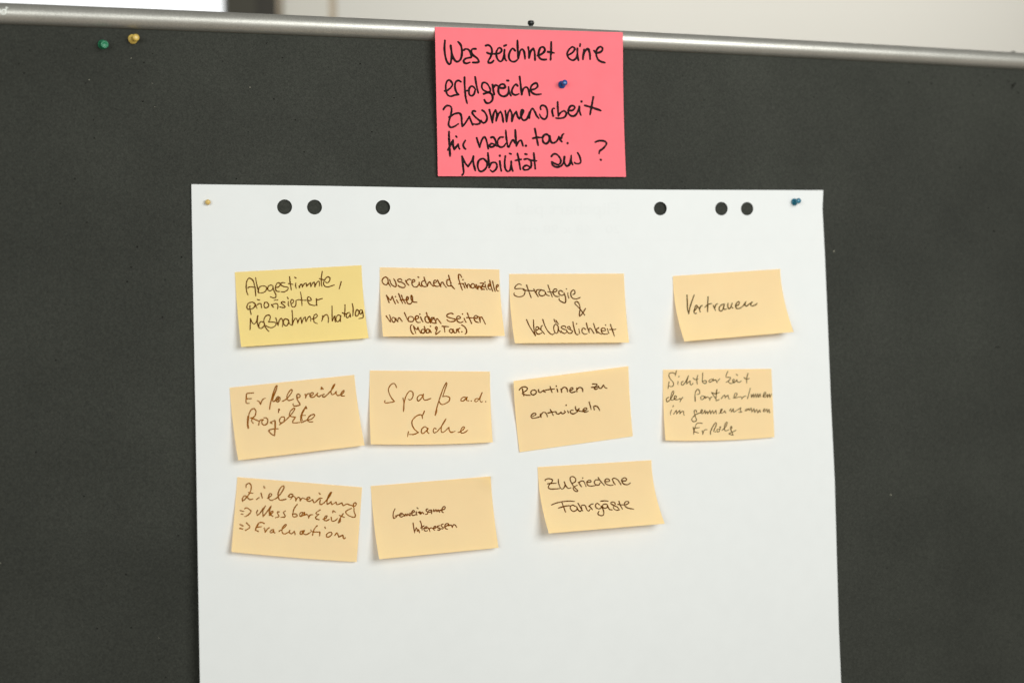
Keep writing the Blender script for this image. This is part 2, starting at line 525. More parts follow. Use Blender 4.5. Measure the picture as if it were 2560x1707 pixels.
mirrored_text('Flipchart pad', 1290, 1548, 536, 506, 'faint_print', sheet)
mirrored_text('20   68 x 98 cm', 1300, 1552, 583, 563, 'faint_print', sheet)

# ------------------------------------------------------------------ sticky notes
def quad3(p0, p1, p2, tm, t_):
    """Curve through p0 (0), p1 (tm), p2 (1)."""
    l0 = (t_ - tm) * (t_ - 1) / (tm); l1 = t_ * (t_ - 1) / (tm * (tm - 1)); l2 = t_ * (t_ - tm) / (1 - tm)
    return (p0[0] * l0 + p1[0] * l1 + p2[0] * l2, p0[1] * l0 + p1[1] * l1 + p2[1] * l2)
lerp = lambda a, b, t_: (a[0] + (b[0] - a[0]) * t_, a[1] + (b[1] - a[1]) * t_)

def note(name, label, corners, lifts, mat, text, inkw, inkmat, mids=None, hbase=None, bow=0.0, group=None, power=1.7, curl=None):
    TL, TR, BR, BL = corners
    mids = mids or {}
    def edge(a, b, key):
        if key in mids:
            tm, q = mids[key]; return lambda t_: quad3(a, q, b, tm, t_)
        return lambda t_: lerp(a, b, t_)
    T, B, L, Rr = edge(TL, TR, 'top'), edge(BL, BR, 'bottom'), edge(TL, BL, 'left'), edge(TR, BR, 'right')
    def P(s, t_):
        a, b, c, d = T(s), B(s), L(t_), Rr(t_)
        bl = lerp(lerp(TL, TR, s), lerp(BL, BR, s), t_)
        return ((1 - t_) * a[0] + t_ * b[0] + (1 - s) * c[0] + s * d[0] - bl[0],
                (1 - t_) * a[1] + t_ * b[1] + (1 - s) * c[1] + s * d[1] - bl[1])
    tl, tr, br, bl_ = lifts
    def H(s, t_):
        q = P(s, t_)
        g = max(0.0, (t_ - 0.12) / 0.88) ** power if t_ > 0 else 0.0
        gt = max(0.0, 1 - t_ / 0.75) ** 1.5
        h = (bl_ + (br - bl_) * s) * g + (tl + (tr - tl) * s) * gt
        h += bow * math.sin(math.pi * max(0, min(1, s))) * max(0, t_) ** 2
        if curl: h += curl[2] * max(0.0, 1 - math.hypot((s - curl[0]) * 1.8, t_ - curl[1]) / 0.28) ** 2
        base = (sheet_h(*q) if hbase is None else hbase(s, t_))
        return base + 0.0005 + h / 1000.0
    def inv(px, py):
        s, t_ = 0.5, 0.5
        for _ in range(7):
            q = P(s, t_); ex, ey = px - q[0], py - q[1]
            if abs(ex) + abs(ey) < 1e-3: break
            qs, qt = P(s + 1e-3, t_), P(s, t_ + 1e-3)
            a, b = (qs[0] - q[0]) / 1e-3, (qt[0] - q[0]) / 1e-3
            c, d = (qs[1] - q[1]) / 1e-3, (qt[1] - q[1]) / 1e-3
            det = a * d - b * c
            s += (ex * d - b * ey) / det; t_ += (a * ey - c * ex) / det
            s = max(-0.1, min(1.1, s)); t_ = max(-0.1, min(1.1, t_))
        return s, t_
    NXn, NYn = 36, 24
    v, f = [], []
    for j in range(NYn + 1):
        for i in range(NXn + 1):
            s, t_ = i / NXn, j / NYn
            v.append(at(*P(s, t_), H(s, t_)))
    for j in range(NYn):
        for i in range(NXn):
            a = j * (NXn + 1) + i
            f.append((a, a + NXn + 1, a + NXn + 2, a + 1))
    org = at(*P(0.5, 0.0), H(0.5, 0.0))
    o = mesh_obj(name, v, f, mat, org, None, True)
    tag(o, label, 'sticky note', group)
    def surf(x, y, o_):
        s, t_ = inv(x, y)
        return at(x, y, H(s, t_) + o_)
    st = []
    for (txt, ox, oy, sc) in text: st += parse(txt, ox, oy, sc)
    ink('handwriting', st, inkw, surf, inkmat, o, org)
    return o, surf

TXT = {}
TXT['pink'] = [('''152,292 147,400 164,508 190,562 206,570 222,546 232,450 220,352
220,352 236,452 265,520 300,540 338,508 353,430 340,350 308,308
375,405 395,392 430,400 455,440 462,487 430,495 390,508 372,535 385,555 415,560 445,548
515,390 480,392 462,415 480,460 530,500 552,538 530,550 480,550
632,352 660,345 690,365 706,410 695,470 665,530 665,553 700,552 724,528
648,435 690,450 745,446
735,452 792,440 820,408 800,378 770,395 755,450 772,512 804,538 832,516 850,450
853,400 850,455 858,505 876,530
848,356 872,346
978,412 950,385 925,408 905,460 910,510 940,538 975,538 1005,518
1005,292 1007,380 1014,500
1014,500 1035,420 1062,395 1085,430 1095,510
1132,370 1140,430 1142,498
1142,495 1160,420 1190,385 1207,430 1212,522
1240,470 1290,450 1328,408 1310,370 1275,378 1255,430 1257,482 1290,514 1345,515
1402,308 1400,420 1395,520
1362,425 1400,432 1436,438
1595,468 1650,435 1680,390 1650,368 1610,400 1590,450 1610,500 1660,524 1700,490 1708,440
1710,385 1710,450 1722,524
1744,332 1740,360
1790,400 1780,450 1775,512
1778,470 1805,412 1835,390 1855,440 1860,512
1905,410 1935,438 1990,422 2006,385 1980,365 1945,390 1930,440 1950,510 1990,540 2036,552''', 1080, 40, 4.704),
('''185,402 250,385 320,320 345,258 310,195 270,175 230,205 205,290 215,420 250,490 310,515 400,490 478,482
478,482 430,430 400,340 402,250 430,200 475,185 525,212
600,118 600,250 610,400 625,550 655,660
612,402 680,395
830,372 790,320 740,305 700,350 692,430 710,490 760,503 800,465 822,390
822,108 840,230 865,350 888,445
1140,365 1090,270 1030,228 980,240 960,310 985,372 1040,410 1105,428 1142,400 1130,330
1004,465 1080,442 1150,455 1190,520 1180,600 1120,655 1050,648 1016,588
1187,272 1200,370 1222,478
1212,330 1248,280 1300,300
1312,328 1400,345 1452,322 1430,268 1370,265 1320,320 1310,420 1350,490 1430,518 1500,480 1525,415
1525,320 1535,420 1575,503
1492,185 1522,188
1715,297 1680,265 1630,310 1592,400 1610,460 1670,488 1740,465
1757,104 1775,250 1800,480
1800,480 1830,370 1890,322 1940,370 1966,500
1990,382 2080,360 2132,310 2120,248 2070,245 2010,290 1985,370 2020,440 2100,478 2208,468''', 1090, 180, 8.4),
('''134,162 160,125 200,116 229,145 225,210 205,280 195,340 220,370 265,360 310,330
202,252 260,215 320,205 345,240 350,310 357,358
357,358 385,330 440,245 460,300 480,345
510,183 485,180 475,205 510,250 563,298 555,328 515,335 482,328
590,170 625,200 648,260 633,305 600,318 576,288
675,165 693,240 712,316
710,308 724,215 748,168 765,222 754,296
754,296 780,218 806,187 826,230 838,312
862,177 870,240 878,306
878,298 892,210 917,165 938,212 940,300
940,300 965,222 990,187 1008,245 1027,272
1027,270 1060,222 1077,178 1057,168 1045,218 1060,275 1090,287 1122,262 1147,190
1145,262 1152,200 1180,150 1205,180 1230,232 1257,268
1280,160 1275,132 1300,112 1340,132 1358,190 1350,250 1320,275 1285,255 1264,217
1425,237 1413,180 1424,148 1440,150
1478,72 1480,150 1487,240
1487,235 1512,200 1553,178 1580,210 1560,250 1510,265 1457,262
1602,172 1650,172 1680,140 1655,117 1620,132 1602,190 1625,230 1670,238 1708,200 1728,140
1733,125 1737,185 1752,228
1758,68
1897,16 1880,110 1858,222
1798,114 1880,137 1985,174
200,422 201,500 206,600 213,708
186,637 216,582 248,520
248,520 248,585 262,628 300,580 308,568
308,568 312,600 325,625
284,475 290,485
392,525 368,570 375,605 396,627
525,495 542,550 561,608
561,600 590,512 622,487 645,540 662,622
695,490 722,487 745,520 750,570 720,597 690,602 677,582 702,562 742,577 765,592
835,487 800,490 772,530 777,580 805,603 842,595 868,560
868,408 875,500 890,592
890,592 905,600 930,545 955,520 978,560
979,402 985,500 993,590
993,586 1020,537 1050,527 1070,588
1105,587
1210,388 1226,470 1248,582
1186,500 1240,490 1295,492
1300,492 1320,462 1355,455 1380,490 1370,540 1340,563 1307,540 1300,492
1386,470 1395,530 1420,555 1462,538 1490,492
1492,482 1510,520 1528,540
1520,500 1532,462 1550,447
1595,557
355,930 372,900 362,800 352,712
352,712 390,790 425,830
425,830 465,770 487,712
487,712 487,790 510,878
592,738 552,760 537,820 555,880 595,885 640,842 645,782 610,742 592,738
657,672 664,740 672,842
672,842 700,790 745,785 765,820 750,865 715,892 684,872
797,770 805,830 815,885
798,705
862,708 855,790 865,862 892,888 920,868 932,800
932,772 935,830 950,884
912,678 930,684
1005,677 1022,760 1040,865
980,760 1050,747
1085,747 1130,742 1163,770 1165,830 1130,865 1087,870 1072,845 1112,817 1165,848
1095,685 1115,689
1197,672 1205,760 1215,858
1142,752 1190,762 1230,765
1405,712 1430,685 1470,690 1510,740 1512,785 1490,812
1490,812 1450,800 1408,777
1408,777 1417,812 1460,837 1510,828 1545,790 1557,718
1557,718 1555,780 1585,825 1620,800 1635,730
1637,702 1637,770 1655,810
1713,670 1735,710 1750,770 1733,795 1692,796 1676,784
1920,545 1970,528 2035,537 2050,572 2010,620 1972,650 1965,680
1985,752''', 1080, 240, 4.704)]
TXT['abgestimmte'] = [('''325,568 300,490 300,380 325,312 360,298 410,340 440,450 455,586
325,462 335,445 390,440 455,452
450,290 470,400 505,545
490,525 512,445 555,425 612,430 630,470 600,520 545,540 490,530
735,430 705,408 660,430 648,475 680,505 725,480 735,430
735,425 750,500 780,560 780,605 745,618 690,600
780,452 830,435 855,400 830,372 795,390 775,450 790,505 840,515
930,375 880,370 865,400 900,430 970,445 985,462 960,500 910,522 865,518
1005,272 1015,370 1035,493
988,385 1060,400
1105,378 1105,430 1120,468
1090,283 1112,297
1160,428 1166,452
1166,450 1182,405 1205,398 1215,447
1215,447 1240,396 1275,380 1284,430
1284,430 1320,393 1345,370 1353,432
1353,432 1385,377 1410,365 1420,438
1420,438 1445,377 1480,345 1495,372 1492,428
1540,187 1525,290 1525,380 1535,433
1495,305 1540,320 1590,325
1590,357 1620,375 1655,345 1665,297 1630,275 1590,305 1560,370 1580,425 1640,438 1740,405
1850,355 1815,473
355,748 362,815 380,890
362,800 325,805 308,762 340,702 400,690 440,718 430,770 385,800 352,788
445,720 458,760 475,790
465,745 500,715 538,715 545,760 550,788
480,645 518,655
600,695 588,740 605,780 640,775 665,740 640,692 600,690
710,725 720,750 745,772
725,737 760,713 802,715 817,750 808,800
755,655 812,650
930,692 890,682 870,700 902,730 935,762 900,778 848,765
985,675 985,720 995,755
968,605 985,635
1028,715 1060,700 1070,660 1040,645 1025,690 1040,750 1075,770 1107,740 1110,675
1108,665 1150,648 1200,655 1278,658
1185,522 1200,620 1210,748
1298,652 1340,665 1360,640 1332,606 1300,610 1300,660 1330,720 1390,740 1450,740
1450,740 1445,680 1440,632 1470,650 1500,640 1542,628
360,1138 365,1050 365,957
365,957 395,1020 430,1045 465,1000 485,907
485,905 475,1000 490,1080 510,1115
488,910 480,1000 494,1080
575,1015 540,1005 510,1040 510,1100 545,1115 590,1070 597,1030
590,1030 610,1095 640,1140 668,1165
596,1050 616,1100 648,1145
600,1060 585,990 610,922 660,898 690,920 680,978 657,1010
657,1010 720,1012 778,1022 782,1058 740,1097 680,1102 620,1070
780,945 800,1010 820,1073
818,1068 837,990 870,952 895,1000 888,1088
985,977 930,962 905,1010 920,1060 960,1070 990,1020 988,980
988,980 1005,1040 1040,1065
1045,822 1055,950 1050,1068
1050,1063 1075,990 1105,950 1130,980 1140,1033
1140,1030 1165,962 1190,937 1205,1033
1205,1033 1235,952 1260,930 1275,1008
1275,1008 1310,937 1345,925 1352,1000
1370,962 1420,950 1460,915 1440,885 1410,900 1395,960 1410,1015 1460,1037
1397,945 1402,990
1545,910 1545,960 1530,998
1540,958 1577,905 1620,895 1640,950 1638,1020
1700,752 1700,880 1702,998
1705,998 1730,930 1747,912
1747,915 1747,980 1755,1013
1835,907 1795,900 1765,950 1775,1000 1810,1000 1838,945 1843,908
1843,908 1835,960 1840,1008
1912,732 1910,820 1900,923
1867,862 1900,875 1943,880
1985,857 1945,870 1930,920 1955,943 1988,905 1993,872
1993,880 2000,928
2030,712 2045,800 2038,913
2100,815 2080,870 2090,915 2120,905 2140,850 2115,812 2092,828
2190,820 2160,815 2148,860 2170,885 2190,850 2195,822
2195,822 2210,918 2193,945 2137,955''', 570, 650, 6.533)]
TXT['ausreichend'] = [('''255,302 225,278 182,300 165,345 190,390 235,405 262,360 258,302
258,302 270,380 303,433
288,320 310,385 355,428 393,432 388,370 353,305
488,335 465,308 425,320 430,350 490,367 535,402 538,440 500,452 440,430 426,410
545,332 572,380 603,413
562,345 600,313 638,323
650,372 690,355 700,335 680,320 655,347 655,400 690,440 738,435 768,388
768,365 780,410 806,433
750,278 764,285
870,350 840,340 810,370 820,420 868,435 903,428
850,282 878,370 905,428
905,425 920,372 945,360 967,395 1008,432
1003,380 1045,365 1055,345 1030,330 1010,350 1015,410 1060,432 1110,420
1070,327 1100,390 1125,440
1120,430 1132,372 1155,365 1180,405 1215,448
1262,322 1230,325 1220,370 1240,420 1285,420 1292,370
1250,252 1280,350 1300,420 1350,473
1465,283 1445,245 1415,240 1415,300 1440,390 1475,490
1415,390 1460,385 1500,387
1490,387 1508,430 1520,463
1485,322
1518,372 1540,420 1557,460
1553,450 1567,397 1590,402 1605,450
1665,397 1640,387 1615,420 1637,460 1670,448 1678,408
1678,408 1695,450 1715,473
1702,400 1718,440 1730,480
1730,470 1745,422 1767,442 1792,485
1770,378 1828,380 1800,425 1790,470 1840,480
1782,428 1838,440
1848,400 1860,450 1880,488
1845,362
1895,440 1922,420 1925,400 1902,400 1895,440 1915,478 1945,480
1922,332 1945,430 1973,513
1970,347 1990,440 2012,513
2030,450 2060,430 2060,405 2040,410 2028,450 2040,498 2063,508
237,577 258,640 280,697
242,585 275,630 305,652 330,592
330,588 350,645 383,715
402,655 428,698
385,598
435,552 470,640 500,708
480,577 510,650 546,708
462,650 545,648
560,668 590,640 590,607 570,602 562,650 585,708 630,715 657,680
657,685 663,635 650,578 636,582 640,640 672,680 733,690
232,912 270,970 303,1013
303,1008 300,940 286,897
352,935 327,950 332,1000 360,1018 380,985 367,945 345,935
387,950 405,990 425,1008
420,1000 432,952 450,945 493,1001
530,860 560,930 598,1003
590,988 602,932 650,925 683,960 668,1000 620,1005 592,992
705,968 755,950 755,917 722,915 707,960 740,1018 790,1017
795,932 810,975 833,1008
782,885
930,927 890,922 865,950 880,1005 920,1023 948,990 932,930
888,860 918,950 960,1028
965,988 1000,960 990,937 967,950 970,1005 1000,1028 1040,1030
1012,937 1032,990 1050,1033
1045,1022 1052,962 1077,967 1128,1040
1325,882 1290,868 1232,890 1227,925 1290,948 1358,967 1340,1000 1270,1005 1232,985 1225,970
1390,963 1440,950 1435,922 1402,917 1382,950 1400,1003 1450,1023 1490,1000
1505,952 1520,990 1537,1018
1480,882
1557,867 1590,950 1628,1038
1545,940 1600,943 1660,945
1665,948 1715,950 1720,917 1690,907 1665,940 1687,998 1740,1023
1745,922 1757,970 1770,1018
1765,1000 1767,942 1790,932 1820,980 1853,1048
655,1055 632,1075 632,1130 655,1190 683,1210
677,1077 697,1140 716,1198
682,1082 718,1128 738,1133
738,1133 750,1097
750,1097 770,1150 798,1193
830,1130 805,1150 815,1190 845,1193 863,1160 847,1132 822,1135
855,1085 870,1140 888,1190
885,1182 897,1132 925,1132 938,1165 920,1188 887,1185
945,1142 955,1165 966,1183
955,1082
1062,1138 1065,1102 1047,1090 1035,1112 1055,1150 1040,1190 1042,1213
1042,1213 1080,1190 1113,1160
1145,1080 1200,1085 1253,1088
1177,1092 1185,1130 1190,1178
1290,1127 1267,1140 1267,1170 1300,1190 1320,1160 1302,1130 1277,1130
1325,1132 1335,1170 1355,1188 1383,1175 1377,1135
1392,1127 1410,1160 1425,1183
1407,1150 1417,1122 1435,1115
1468,1170
1465,1062 1510,1087 1543,1140 1543,1185 1522,1208''', 930, 650, 6.533)]
TXT['strategie'] = [('''300,360 265,345 217,365 187,410 205,430 270,425 340,432 363,470 350,530 300,563 230,563 177,535 175,500
390,365 425,460 470,583
332,450 420,460 520,462
515,432 550,500 595,567
555,492 567,455 600,442 655,448
692,460 640,453 605,490 615,535 660,553 708,530 715,490 702,470
715,490 740,535 785,550
760,367 790,450 835,568
757,480 828,488 870,485
870,485 910,468 913,440 880,432 852,460 852,510 895,558 960,560
1015,480 980,458 950,475 957,520 1000,543 1038,525 1035,502
1040,500 1063,570 1068,640 1050,673 985,645 952,615 957,600
1102,500 1107,545 1122,593
1080,432
1195,525 1225,510 1225,467 1195,450 1162,480 1157,540 1187,590 1250,603 1318,578
1395,883 1340,810 1280,740 1230,690 1235,657 1270,652 1303,700 1315,770 1305,850 1305,905
1305,905 1350,865 1412,767
390,962 450,1090 545,1238
545,1238 517,1110 510,962
555,1145 595,1125 595,1092 567,1087 550,1120 562,1190 600,1213 655,1190
587,1092 640,1140 703,1210
640,1122 645,1077 665,1062
670,957 710,1070 765,1168 830,1218 880,1190
945,1087 905,1042 867,1065 862,1130 890,1193 925,1188 938,1130 935,1082
938,1090 947,1140 985,1188
865,957 885,1005 905,1012
898,975 943,1038
1070,1102 1050,1072 1007,1075 992,1100 1030,1125 1078,1140 1083,1175 1045,1200 1002,1180 987,1150
1150,1112 1130,1082 1102,1087 1102,1110 1150,1135 1183,1160 1163,1195 1120,1195 1097,1167
1192,1002 1207,1090 1235,1188 1263,1223 1285,1210
1295,1122 1302,1165 1310,1203
1255,1032
1410,1132 1380,1107 1352,1125 1352,1180 1395,1213 1440,1205
1425,1022 1445,1100 1475,1188
1470,1170 1477,1112 1505,1120 1555,1198
1548,1027 1575,1110 1610,1198
1640,1102 1592,1142 1640,1188 1693,1216
1680,1150 1743,1155 1750,1122 1712,1107 1682,1130 1700,1193 1750,1213 1793,1205
1790,1122 1800,1160 1815,1198
1758,1055
1840,1042 1875,1140 1910,1248
1827,1130 1880,1132 1933,1128''', 1260, 660, 6.918)]
TXT['vertrauen'] = [('''375,577 380,680 385,800 405,875
405,875 430,750 492,572
490,838 530,790 545,752 522,742 502,790 488,850 515,875 530,867
563,770 580,810 592,848
582,802 597,762 625,742
720,602 715,720 712,848
667,772 715,727 775,712
805,742 825,790 840,823
830,780 847,732 873,715
985,717 935,735 902,780 907,825 940,832 973,780 985,722
985,722 970,780 990,805 1020,800
1045,707 1042,750 1055,793 1085,780 1112,710
1115,707 1102,760 1125,785
1185,747 1220,727 1230,687 1207,682 1172,730 1177,780 1220,793 1280,760 1338,682
1338,682 1322,730 1345,753 1390,722 1440,687
1440,687 1415,730 1440,748 1490,735 1518,710''', 1660, 650, 6.533)]
TXT['projekte'] = [('''480,405 420,408 372,420 362,490 360,560 377,573 413,575
372,500 450,497
545,530 577,550 597,590
597,590 620,530 650,500 678,490
745,670 760,570 800,420 845,297 868,287 850,360 805,470 797,538 825,538 858,490
885,462 857,490 852,530 880,553 913,520 913,477 882,467 895,500 872,515
865,490 895,540
952,540 1000,518 1060,460 1108,390 1108,352 1082,362 1037,430 1027,490 1060,528 1135,505
1245,450 1215,420 1187,450 1205,480 1240,470 1248,447
1187,455 1202,520 1243,590 1220,610 1150,618 1127,600 1130,580
1325,427 1335,450 1332,488
1335,470 1362,422 1400,415
1412,450 1450,435 1460,407 1432,402 1402,440 1420,473 1470,470 1528,407
1528,407 1522,450 1555,463 1590,437
1588,345 1592,312 1620,343
1640,427 1617,432 1612,465 1645,468 1700,420
1700,420 1770,340 1813,262 1790,277 1757,350 1747,400 1770,433 1810,410 1833,382
1833,382 1832,420 1860,448
1860,448 1920,430 1958,390 1958,362 1927,390 1907,430 1930,453 1968,455
390,980 382,900 390,780
400,980 392,900 396,790
395,850 412,740 450,677 490,660 520,702 510,770 470,808 430,810
475,898 450,862 467,825 510,840 570,863
565,928 577,880 592,848 640,838
655,810 690,812 716,850 700,908 650,928 617,895 622,860 645,842
785,903 757,885 830,852
830,852 832,950 825,1103
838,870 838,960 832,1060
825,1103 780,1078 732,1020 800,992 885,990
895,667 890,725
897,667 908,680
905,923 940,900 983,860 985,802 942,797 907,840 917,885 960,888 1030,830
1030,830 1108,742 1158,662 1132,657 1082,710 1070,770 1100,790 1168,800
1168,800 1122,870 1140,893 1240,885
1350,660 1340,622 1302,680 1262,760 1252,840 1265,888
1345,640 1310,680 1270,770 1275,850
1257,770 1328,770
1265,890 1350,850 1430,830 1483,772 1460,754 1402,780 1362,840 1390,873 1450,875''', 560, 920, 6.533)]
TXT['spass'] = [('''562,403 545,357 505,334 452,370 422,440 442,520 480,590 528,645
528,645 450,663 375,670 354,650 365,630
674,587 690,660 690,740 682,818
684,800 690,700 720,570 770,482 815,467 848,500 843,570 800,618 767,605
1010,537 970,532 927,570 922,620 950,633 1000,580 1025,520
1028,515 1025,590 1060,623 1158,592
1230,888 1250,790 1300,620 1370,420 1425,317 1433,350 1400,440 1362,558
1362,558 1430,557 1483,580 1468,640 1400,685 1350,698 1312,670 1302,642
1234,880 1256,820 1262,770
1770,577 1720,572 1682,600 1682,633 1720,633 1770,590 1785,572
1785,572 1772,620 1815,633
1855,635
1975,597 1930,602 1917,640 1945,648 1990,600 2043,492
2043,492 2010,580 2007,630 2030,658 2050,645
2105,647
1010,940 1000,887 960,874 890,910 832,980 837,1060 880,1130 940,1180
940,1180 860,1213 780,1215
770,1167 760,1210 754,1253
1045,812 1012,890
1100,1112 1050,1082 1002,1120 992,1175 1020,1198 1080,1150 1105,1107
1113,1112 1092,1160 1122,1198
1250,1120 1217,1107 1197,1150 1217,1188 1270,1160
1270,1160 1350,1060 1418,947
1418,947 1380,1000 1337,1090 1342,1170 1380,1173 1460,1100 1470,1092 1477,1150 1510,1178 1575,1160
1627,1180 1680,1160 1738,1102 1720,1082 1682,1120 1672,1170 1700,1193 1750,1175 1795,1140''', 910, 910, 6.918)]
TXT['routinen'] = [('''180,490 217,450 270,435 315,455 305,490 270,515 235,545
235,545 290,568 365,575
237,467 245,530 258,583
440,490 395,492 372,530 392,563 430,563 463,530 453,497 425,482
497,482 502,515 530,528 568,500 583,492
583,492 590,515 613,523
572,508 640,485 760,470
690,434 702,480 720,528
800,467 807,495 813,518
790,425
867,472 872,500 878,526
872,500 892,457 930,442 963,470 973,518
1017,495 1055,480 1060,457 1032,452 1007,490 1022,523 1060,526 1103,510
1120,452 1122,490 1125,518
1122,490 1152,452 1190,447 1218,475 1220,513
1382,390 1440,390 1453,405 1430,430 1412,465 1440,478 1468,460
1364,445 1410,442 1462,440
1475,422 1490,453 1520,458 1560,407
1560,407 1582,445 1615,460
402,915 450,895 453,872 427,867 387,890 377,925 405,948 460,940 530,920
530,882 532,910 542,933
537,905 562,860 600,852 630,880 643,923
692,807 717,855 740,903
652,863 710,850 778,840
782,837 792,868 825,878 858,855 865,847
865,847 877,868 905,873 933,850 922,827
975,827 982,845 988,860
950,735
1065,820 1037,817 1017,840 1032,868 1075,876 1120,850
1100,757 1107,800 1135,843
1163,792 1132,820 1180,833 1220,840
1222,825 1280,810 1283,782 1257,782 1222,815 1247,846 1308,835
1325,682 1342,740 1360,808
1397,752 1402,780 1412,810
1402,760 1432,747 1470,770 1498,823''', 1270, 900, 6.532)]
TXT['sichtbarkeit'] = [('''355,210 350,177 300,157 252,170 237,215 265,275 313,330 323,380 290,413 237,400 232,375
375,122 357,203
240,322 222,448
405,317 402,378
428,217 417,238
500,317 470,332 467,375 495,383 540,332
540,332 598,212
598,212 570,300 562,363 610,322 628,307
628,307 627,360 650,383 680,352
770,202 750,280 760,368
682,258 730,285 773,272
860,162 855,230 852,310 880,353 918,348 923,310 890,302 862,320
1050,277 1010,277 972,310 987,333 1030,310 1053,267
1053,267 1052,308 1088,290
1088,282 1110,310 1120,343
1117,333 1140,302 1173,268
1320,132 1292,200 1292,240 1368,247 1350,290 1290,335
1330,322 1370,358 1430,330
1430,325 1440,287 1417,277 1412,320 1430,343 1470,310 1485,282
1485,282 1492,318 1530,333 1568,310
1472,187 1500,207
1690,172 1667,260 1667,348
1617,250 1665,275 1713,262
237,607 197,630 192,680 220,688 270,640 320,542 325,492 302,502 277,580 272,640 300,663 345,635
345,635 375,610 370,582 342,587 337,640 370,653 440,640
437,627 460,650 440,693
452,658 490,612
720,683 715,600 725,502
724,670 720,600
725,520 760,462 798,490 800,540 752,558
900,602 850,582 822,610 832,650 870,638 903,592
903,592 905,625 940,602
940,600 978,620 990,668
987,650 1010,612 1028,602
1120,467 1110,560 1102,640 1107,673
1107,673 1160,652
1114,480 1104,560
1022,520 1090,543 1163,520
1027,530 1100,638
1200,633 1240,582 1265,572 1270,618
1270,618 1300,582 1325,577 1332,625 1360,638
1417,625 1470,590 1488,545 1462,532 1437,580 1442,623 1490,613 1540,600
1540,600 1578,610 1575,643
1580,630 1620,592 1655,587
1733,442 1707,540 1682,638
1750,557 1757,611
1757,611 1790,548
1790,548 1797,611
1797,611 1830,548
1830,548 1842,611 1870,548
1870,548 1880,611 1913,545
1915,555 1920,598
1965,598 2010,550 2013,517 1992,522 1972,580 2000,608 2040,560
2047,552 2047,611
2047,611 2085,548
2085,548 2092,611 2123,548
285,842 267,890 267,933
310,788 315,762 328,767
325,918 355,872 375,848 380,916
380,908 410,872 440,848 440,913
440,913 470,872 505,867 507,913 520,938
745,880 735,847 707,852 702,890 722,960 743,1020 720,1053 672,1048 657,1010 692,960 745,917 830,890
830,885 855,850 837,837 822,870 837,903 870,898 900,848
900,848 907,914
907,903 940,867 952,916
952,908 990,848 1002,916
1002,908 1040,848 1060,908 1098,848
1100,848 1110,913
1160,908 1200,870 1218,827 1197,832 1187,880 1210,903 1265,857
1265,857 1270,888 1285,890
1350,858 1375,818 1385,880
1385,880 1420,818 1430,878 1480,850
1480,850 1558,802
1558,802 1550,840 1573,878 1522,885
1700,822 1652,832 1637,855 1665,853 1708,817
1708,817 1712,850
1715,848 1750,806 1760,880
1760,880 1800,818 1810,888
1810,888 1850,830 1870,892 1908,838
1910,852 1920,883
1970,858 2000,827 1990,822 1972,850 1990,873 2034,828
2036,826 2047,884
2047,884 2075,832 2090,893
850,1085 780,1082 742,1100 712,1180 697,1260 692,1288
722,1173 798,1165
682,1157 700,1240
700,1240 780,1263
700,1180 690,1270
850,1222 860,1288
860,1288 880,1222 910,1202 940,1205
1005,1288 1002,1240 1042,1150 1090,1077 1110,1087 1100,1140 1062,1228 1105,1240
1160,1192 1122,1200 1127,1243 1163,1233 1165,1195
1165,1210 1190,1152 1167,1157
1210,1218 1280,1150 1313,1072 1287,1072 1257,1150 1272,1223 1335,1205
1395,1178 1390,1147 1372,1152 1372,1190 1400,1258 1418,1303
1418,1303 1370,1293 1337,1275 1400,1248 1468,1215''', 1640, 910, 7.35)]
